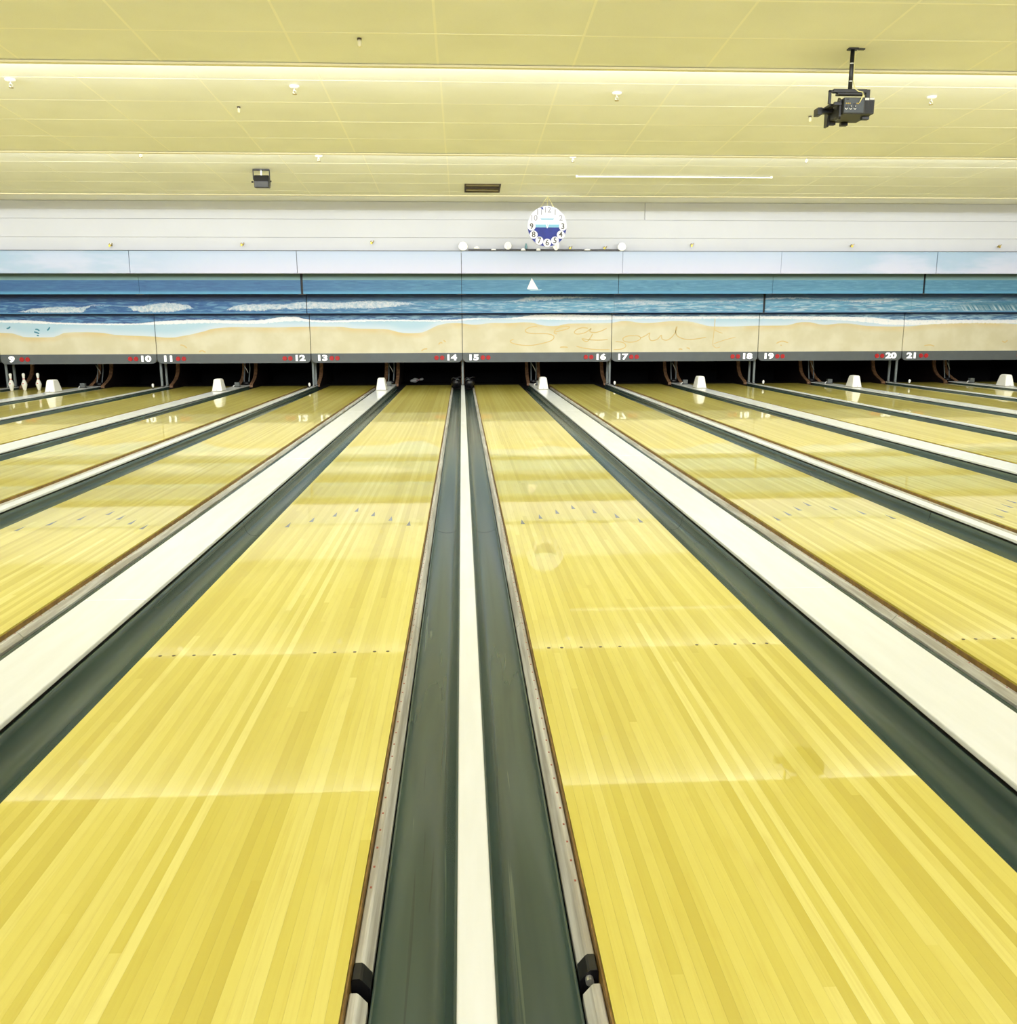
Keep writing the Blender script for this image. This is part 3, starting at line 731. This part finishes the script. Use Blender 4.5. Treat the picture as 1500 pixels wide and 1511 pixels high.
for L, k in ((c5([(328,780),(320,880),(305,1015)]), 1), (c5([(325,880),(360,900),(395,910)]), 1), (c5([(310,1005),(420,968),(510,945)]), 1), (c5([(305,1012),(335,1040),(375,1030)]), 1)):
    paint('crack_line', L, .016, k, M['ochre'])
for L, k in ((c4([(455,1035),(490,1032),(525,1035)]), 0), (c5([(5,1052),(25,1050),(38,1056)]), 1), (c5([(75,1040),(92,1042),(103,1052)]), 1), (c5([(870,1000),(920,980),(975,995)]), 2), (c5([(905,1015),(920,1018)]), 2),
             (c3([(880,1010),(900,992),(915,1000)]), -1), (c3([(925,970),(945,990)]), -1), (c3([(730,1068),(750,1052),(782,1048)]), -1), (c2([(95,1015),(125,1020),(155,1042)]), -2), (c2([(262,1075),(290,1065),(320,1080)]), -2),
             ([(1363,510),(1372,509),(1378,511)], 3), ([(1478,503),(1482,505),(1486,502)], 3)):
    paint('footprint', L, .028, k, M['ochre'])
for L in (c1([(58,868),(75,866),(92,852)]), c1([(312,878),(330,876),(350,890)]), c1([(302,898),(325,905),(348,914)]), c1([(418,885),(430,875),(440,856)]), c1([(325,930),(345,932)])):
    paint('bird', L, .03, -3, M['bird'])
# sailboat
def flat(name, L, k, mat, plane):
    vs_ = []
    for c_, r_ in L:
        d = fwd*F_PX+rr*(c_-750)+uu*(755.5-r_); t = plane/d.y; vs_.append((d.x*t, plane-.002, CAM_H+d.z*t))
    m = MB().add(vs_, [tuple(range(len(vs_)))]); o = build(name, m, mat, units[k]); o.matrix_parent_inverse = Matrix.Translation(-units[k].location)
flat('sail', c4([(205,420),(163,520),(265,524),(240,480)]), 0, M['sail'], Y2)
flat('boat_hull', c4([(170,524),(265,525),(297,522),(285,530),(200,533)]), 0, M['hull'], Y2)

# ------------------------------------------------------------------ projector
def ground(o): return o
pj = thing('ceiling_projector', 'black three-lens video projector hanging from a ceiling pole at upper right', 'projector', (3.56, 8.50, 3.781)); pj.scale = (1, .68, 1)
def pp(name, mb, mat, smooth=False, parent=None, bev=None, **k):
    o = build(name, mb, mat, parent or pj, smooth, **k)
    if bev: bevel(o, bev)
    return o
# local frame: origin at the pole top; body about .33-.53 below
pp('mount_plate', MB().box(-.045, .045, -.04, .04, -.012, 0).box(.055, .11, -.015, .03, -.010, 0), M['black'])
pp('pole', MB().tube([(0, 0, -.01), (0, 0, -.345)], .019, 12), M['black'], True)
pp('pole_collar', MB().lathe([(.022, 0), (.022, .008)], 12, (0, 0, -.13)).lathe([(.022, 0), (.022, .008)], 12, (0, 0, -.28)), M['steel'])
pp('crossbar', MB().box(-.155, .155, -.025, .035, -.375, -.342).box(-.12, .13, -.04, .05, -.395, -.375), M['black'], bev=.004)
pp('bracket_arm', MB().box(-.195, -.172, -.015, .02, -.47, -.355).box(-.195, -.15, -.015, .02, -.372, -.352), M['black'], bev=.003)
pp('bracket_arm', MB().box(.15, .185, -.02, .03, -.42, -.345), M['black'], bev=.003)
body = MB().box(-.055, .235, -.02, .52, -.555, -.412)
pp('body', body, M['projector'], bev=.012)
pp('side_plate', MB().plate_x([(.03, -.43), (.10, -.40), (.12, -.43), (.12, -.565), (.18, -.565), (.18, -.59), (.05, -.59), (.03, -.57)], -.078, -.058), M['black'])
pp('side_plate', MB().plate_x([(.40, -.44), (.50, -.42), (.54, -.45), (.54, -.60), (.44, -.60)], -.078, -.058), M['black'])
pp('side_bracket', MB().box(-.13, -.06, .02, .06, -.475, -.445).box(-.20, -.06, .30, .40, -.50, -.455).box(-.215, -.17, .27, .42, -.52, -.455).box(-.15, -.09, .1, .34, -.47, -.45), M['black'], bev=.004)
rp = pp('rear_panel', MB().box(-.05, .13, -.028, -.02, -.545, -.42), plain('panel_blue_grey', (66, 72, 78), .5))
fan = pp('fan_grille', MB().box(.145, .228, -.026, -.02, -.545, -.44), plain('grille_dark', (34, 36, 38), .5))
for i in range(9): pp('grille_slat', MB().box(.150+i*.0085, .153+i*.0085, -.031, -.026, -.54, -.445), M['projector'], parent=fan)
pp('sticker', MB().box(.14, .178, -.0285, -.0265, -.437, -.418), M['sticker'], parent=rp); pp('sticker', MB().box(.184, .226, -.0285, -.0265, -.433, -.418), M['sticker'], parent=rp)
pp('socket', MB().box(-.035, -.01, -.032, -.028, -.438, -.426), M['black'], parent=rp); pp('socket', MB().box(.03, .055, -.032, -.028, -.478, -.464), M['black'], parent=rp)
for xx in (-.032, -.016, .0, .066, .08): pp('jack', MB().tube([(xx, -.034, -.466), (xx, -.028, -.466)], .005, 10), M['yellow'], parent=rp)
for xx in (-.03, .01, .05):
    pp('knob', MB().tube([(xx, -.036, -.492), (xx, -.028, -.492)], .009, 12), M['black'], parent=rp)
    pp('marking', MB().tube([(xx-.010, -.0295, -.505), (xx-.006, -.0295, -.514), (xx+.004, -.0295, -.516), (xx+.012, -.0295, -.505)], .0026, 6), M['white'], parent=rp)
for xx in (.012, .052): pp('knob_mark', MB().tube([(xx, -.038, -.490), (xx, -.036, -.490)], .004, 8), M['white'], parent=rp)
for x_, y_ in ((-.03, .46), (.10, .50), (.19, .12)): pp('foot', MB().box(x_-.03, x_+.035, y_-.035, y_+.035, -.585, -.555), M['black'], bev=.003)
for i, xx in enumerate((.0, .09, .18)): pp('lens', MB().tube([(xx, .52, -.485), (xx, .56, -.485), (xx, .565, -.485)], [.040, .040, .030], 18), M['black'], True)
pp('cable', MB().tube([(.02, -.005, -.27), (.04, -.02, -.34), (.075, -.03, -.365), (.11, -.035, -.37), (.115, -.04, -.40), (.10, -.045, -.43), (.085, -.04, -.462)], .005, 8), M['cable'], True)
pp('cable', MB().tube([(.022, .0, -.02), (.024, 0, -.14), (.022, -.002, -.28)], .0035, 6), M['cable'], True)

# ------------------------------------------------------------------ speaker on the ceiling
sp = thing('ceiling_speaker', 'small black box loudspeaker on a U bracket under the ceiling, above lane twelve', 'speaker', (-3.215, 15.38, 3.858))
def q(name, mb, mat, bev=None, smooth=False):
    o = build(name, mb, mat, sp, smooth)
    if bev: bevel(o, bev)
    return o
q('bracket_bar', MB().box(-.125, .125, -.02, .02, -.026, -.006), M['black'], .004)
q('bracket_arm', MB().box(-.137, -.125, -.015, .015, -.17, -.008), M['black'], .003)
q('bracket_arm', MB().box(.125, .137, -.015, .015, -.19, -.008), M['black'], .003)
q('hanger', MB().box(-.012, .012, -.012, .012, -.10, 0), M['steel'])
q('cabinet', MB().plate_x([(-.06, -.195), (-.03, -.10), (.10, -.085), (.14, -.20), (.10, -.285), (-.045, -.295)], -.118, .118), M['black'], .012)
q('front_grille', MB().add([(-.108, -.062, -.202), (.108, -.062, -.202), (.10, -.049, -.285), (-.10, -.049, -.285), (-.108, -.068, -.202), (.108, -.068, -.202), (.10, -.055, -.285), (-.10, -.055, -.285)],
                           [(0,1,2,3),(7,6,5,4),(0,4,5,1),(1,5,6,2),(2,6,7,3),(3,7,4,0)]), M['projector'])
q('side_knob', MB().tube([(-.165, 0, -.20), (-.137, 0, -.20)], .014, 10), M['black'], None, True)
q('side_knob', MB().tube([(.137, 0, -.19), (.155, 0, -.19)], .014, 10), M['black'], None, True)

# ------------------------------------------------------------------ vent opening
vx0, vx1, vy0, vy1 = VENT; vc = cz(17.40, (vy0+vy1)/2)
vt = thing('ceiling_vent', 'brown rectangular vent opening recessed in the ceiling, left of the clock', 'vent', ((vx0+vx1)/2, (vy0+vy1)/2, vc))
hx, hy = (vx1-vx0)/2-.002, (vy1-vy0)/2-.004
def sl(y): return -SLOPE*y
m = MB()
for x_, y_0, y_1, x_2 in ((-hx, -hy, hy, -hx+.012), (hx-.012, -hy, hy, hx)): m.box(x_, x_2, y_0, y_1, -.012, .015)
m = MB()
def vs4(x0, x1, y0, y1, lo, hi): m.add([(x0,y0,sl(y0)+lo),(x1,y0,sl(y0)+lo),(x1,y1,sl(y1)+lo),(x0,y1,sl(y1)+lo),(x0,y0,sl(y0)+hi),(x1,y0,sl(y0)+hi),(x1,y1,sl(y1)+hi),(x0,y1,sl(y1)+hi)], [(0,3,2,1),(4,5,6,7),(0,1,5,4),(1,2,6,5),(2,3,7,6),(3,0,4,7)])
vs4(-hx, -hx+.02, -hy, hy, -.012, .015); vs4(hx-.02, hx, -hy, hy, -.012, .015); vs4(-hx+.02, hx-.02, -hy, -hy+.02, -.012, .015); vs4(-hx+.02, hx-.02, hy-.02, hy, -.012, .015)
build('vent_frame', m, M['vent'], vt)
m = MB(); vs4(-hx+.02, hx-.02, -hy+.02, hy-.02, .008, .015); build('vent_back', m, M['vent'], vt)
for yy, mt in ((-.22, 'vent2'), (-.02, 'vent'), (.2, 'vent2')):
    m = MB(); vs4(-hx+.03, hx-.03, yy-.06, yy+.06, -.006, .004); build('vent_blade', m, M[mt], vt)

# ------------------------------------------------------------------ slim strip light on the third ceiling section
st = thing('strip_light', 'slim white tube strip running along the ceiling, right of the clock', 'lamp', (1.96, 15.70, cz(17.4, 15.70)-.002))
build('tube', MB().tube([(0.03, 0, -.020), (3.34, 0, -.020)], .011, 10), M['tube'], st, True)
build('end_clip', MB().box(0, .03, -.014, .014, -.034, 0), M['white'], st); build('end_clip', MB().box(3.34, 3.37, -.014, .014, -.034, 0), M['white'], st)

# ------------------------------------------------------------------ sprinklers
def sprinkler():
    t = thing('ceiling_sprinkler', 'x', 'sprinkler')
    build('cover_plate', MB().lathe([(.055, 0), (.053, -.014), (.030, -.026), (.014, -.028)], 20), M['white'], t, True)
    build('sprinkler_head', MB().tube([(0, 0, -.02), (0, 0, -.045)], .009, 10).tube([(-.014, 0, -.045), (-.016, 0, -.065), (0, 0, -.082)], .004, 6).tube([(.014, 0, -.045), (.016, 0, -.065), (0, 0, -.082)], .004, 6).box(-.015, .015, -.006, .006, -.05, -.044), M['steel'], t)
    build('deflector', MB().lathe([(.006, -.080), (.024, -.084), (.024, -.087), (.004, -.088)], 12), M['brass'], t)
    return t
def secz(s, y):
    return cz({1: 9.08, 2: 13.42, 3: 17.40}[s], y)-.005
SPR = [(2, -4.736, 10.365, 'ceiling sprinkler at the far left of the bright second ceiling section'), (2, -1.784, 10.484, 'ceiling sprinkler left of centre, above lane fourteen'),
       (2, 1.774, 10.595, 'ceiling sprinkler right of centre, above the lane fifteen divider'), (2, 5.406, 10.619, 'ceiling sprinkler at the right, beyond the black projector'),
       (3, -4.754, 14.298, 'tiny ceiling sprinkler up and left of the black speaker'), (3, 5.394, 14.336, 'tiny ceiling sprinkler below the black projector'),
       (3, -2.144, 14.466, 'tiny ceiling sprinkler up and right of the black speaker'), (3, 1.748, 14.397, 'tiny ceiling sprinkler above the round clock')]
pr = None
for s, x, y, lab in SPR:
    if pr is None: pr = sprinkler(); pr.location = (x, y, secz(s, y)); pr['label'] = lab; pr['group'] = 'white ceiling sprinklers'
    else: dup(pr, (x, y, secz(s, y)), lab, group='white ceiling sprinklers')
small = thing('ceiling_nozzle', 'small brass ceiling nozzle in the nearest ceiling section, above lane fourteen', 'nozzle', (-.853, 8.412, secz(1, 8.412)))
build('nozzle_rim', MB().lathe([(.020, 0), (.020, -.012)], 14), M['vent'], small); build('nozzle_body', MB().lathe([(.016, -.012), (.016, -.06), (.010, -.066)], 14), M['trim'], small, True)
for x, y, s, lab in ((-2.572, 11.261, 2, 'pale ceiling nozzle between the two left sprinklers'), (4.308, 11.42, 2, 'pale ceiling nozzle just left of the projector')):
    dup(small, (x, y, secz(s, y)), lab)
ws = None
for x, z, lab in ((-7.123, 2.997, 'above lane ten'), (-4.472, 3.015, 'above lane twelve'), (-1.824, 3.06, 'above lanes thirteen and fourteen'), (4.868, 3.02, 'above lane seventeen'), (8.315, 3.013, 'above lane nineteen'), (11.542, 3.005, 'above lane twenty-one at the far right'),
                  (2.296, 2.955, 'just right of the clock'), (3.025, 2.955, 'between the clock and the rightmost white shell')):
    lb = 'small brass wall sprinkler '+lab
    if ws is None:
        ws = thing('wall_sprinkler', lb, 'sprinkler', (x, 19.235, z), 'brass sprinklers on the wall above the murals')
        build('pipe', MB().tube([(0, 0, 0), (0, -.05, 0)], .014, 10), M['brass'], ws, True)
        build('frame_arms', MB().tube([(-.012, -.05, .0), (-.03, -.065, .02), (-.01, -.09, .028)], .008, 6).tube([(.012, -.05, 0), (.034, -.06, .03), (.03, -.085, .036)], .008, 6), M['brass'], ws)
        build('deflector', MB().box(-.03, .006, -.10, -.092, -.035, .01), M['brass'], ws)
    else: dup(ws, (x, 19.235, z), lb, group='brass sprinklers on the wall above the murals')

# ------------------------------------------------------------------ clock
ck = thing('hanging_clock', 'round blue and white clock hung by strings from the ceiling edge above lane fifteen', 'clock', (1.648, 17.50, 3.205))
R = .372
def disc(r, y0, y1, n=48, cx=0, czz=0):
    return MB().tube([(cx, y0, czz), (cx, y1, czz)], r, n)
build('clock_case', disc(R, -.012, .05), M['clockwhite'], ck)  # left bare above the blue, its white stands for glare on the face
def arcpoly(r, za, zb, n=14):                # slice of the disc between heights za and zb
    L = []
    for i in range(n+1):
        z = za+(zb-za)*i/n; L.append((math.sqrt(max(r*r-z*z, 0)), z))
    return L+[(-x, z) for x, z in L[::-1]]
fc = build('clock_face', MB().plate_y(arcpoly(.368, -.367, -.015), -.018, -.012), M['blue'], ck)
build('glare_band', MB().plate_y(arcpoly(.368, -.014, .035), -.018, -.012), M['cyan'], ck, label='pale cyan band of painted reflection')
build('glare_band', MB().plate_y([(-.11, .125), (.11, .125), (.13, .145), (-.13, .145)], -.018, -.012), M['cyan'], ck, label='thin pale cyan line of painted reflection')
build('face_patch', MB().plate_y([(-.15, .335), (-.09, .355), (-.07, .30)], -.018, -.012), M['blue'], ck); build('face_patch', MB().plate_y([(.055, .25), (.10, .33), (.115, .345), (.085, .27)], -.018, -.012), M['cyan'], ck)
for h in range(1, 13):
    a = math.radians(90-30*h); cx_, zz = .298*math.cos(a), .298*math.sin(a)
    nd = build('number_disc', disc(.075, -.026, -.0185, 24, cx_, zz), M['discwhite'], ck)
    o = obj('numeral', text_mesh(str(h), .145, .001, M['greyink'] if 3 <= h <= 9 else M['washedink'], .003), nd); o.location = (cx_, -.0275, zz)
build('clock_hand', MB().plate_y([(-.006, -.03), (.006, -.03), (.035, .06), (.022, .06), (.0, .0), (-.022, .06), (-.035, .06)], -.034, -.028), M['white'], ck)
build('hanging_string', MB().tube([(-.13, .01, .345), (0, -.098, .535)], .0035, 6), M['cable'], ck); build('hanging_string', MB().tube([(.13, .01, .345), (0, -.098, .535)], .0035, 6), M['cable'], ck)
build('hanging_string', MB().tube([(0, .01, .37), (0, -.098, .535)], .003, 6), M['cable'], ck)

# ------------------------------------------------------------------ shells and ornaments on the ledge above lanes fifteen and sixteen
build('trim_8', MB().box(X0, X1, 19.10, 19.234, 2.870+.024, 2.8955+.001), M['frame'], kind='structure')
tb = tag(build('dark_ledge_board', MB().box(.16, 3.32, 19.11, 19.23, 2.898, 2.932), M['black']), 'long dark ledge board holding the white shells above lanes fifteen and sixteen', 'ledge')
def fan(w, h, d, n=9):
    m = MB(); vs_ = []; 
    for i in range(n):
        a = math.pi*(-.12+1.24*i/(n-1)); rr_ = 1+.05*(i % 2)
        vs_.append((w/2*math.cos(a)*rr_, h*.42+h*.58*math.sin(a)*rr_))
    vs_ += [(-w*.16, 0), (w*.16, 0)]
    return m.plate_y(vs_, -d/2, d/2)
for x, z, w, h, lab in ((.053, 2.897, .19, .175, 'white fan shell at the left end of the dark ledge'), (.982, 2.918, .15, .155, 'white round shell left of the teal bottle ornament'),
                        (1.985, 2.905, .125, .22, 'tall white shell just under the clock numeral five'), (3.367, 2.897, .17, .165, 'white fan shell at the right end of the dark ledge')):
    t = thing('shell_ornament', lab, 'shell', (x, 19.085, z))
    o = build('shell_fan', fan(w, h, .05), M['shell'], t); bevel(o, .008)
    for a in (-.5, 0, .5): build('shell_rib', MB().tube([(0, -.027, h*.1), (math.sin(a)*w*.38, -.030, h*.5), (math.sin(a)*w*.42, -.027, h*.86)], .006, 6), M['shell'], t, True)
for x, z, w, h, lab in ((.334, 2.932, .12, .055, 'flat white scallop near the left end of the dark ledge'), (.685, 2.905, .11, .03, 'low white shell between the scallop and the round shell'),
                        (1.300, 2.90, .10, .05, 'small white shell at the foot of the teal ornament'), (1.617, 2.90, .09, .05, 'small white pointed shell directly below the clock'), (2.64, 2.905, .13, .035, 'low white shell right of the clock')):
    t = thing('shell_ornament', lab, 'shell', (x, 19.085, z))
    m = MB(); n = 10; vs_ = []
    for i, (f, zz) in enumerate(((1, 0), (.95, .4), (.6, .8), (.12, 1))):
        vs_ += [(w/2*f*math.cos(2*math.pi*k/n), .022*f*math.sin(2*math.pi*k/n), h*zz) for k in range(n)]
    m.add(vs_, [(i*n+k, i*n+(k+1) % n, (i+1)*n+(k+1) % n, (i+1)*n+k) for i in range(3) for k in range(n)]+[tuple(range(n))[::-1], tuple(range(3*n, 4*n))])
    build('shell_dome', m, M['shell'], t, True)
t = thing('bottle_ornament', 'small teal bottle-shaped ornament on the dark ledge left of the clock', 'ornament', (1.365, 19.16, 2.932))
build('ornament_body', MB().lathe([(.025, 0), (.028, .01), (.027, .06), (.018, .085), (.016, .11), (.010, .115)], 14), M['teal'], t, True)
build('ornament_base', MB().lathe([(.030, -.001), (.030, .008)], 14), M['black'], t)
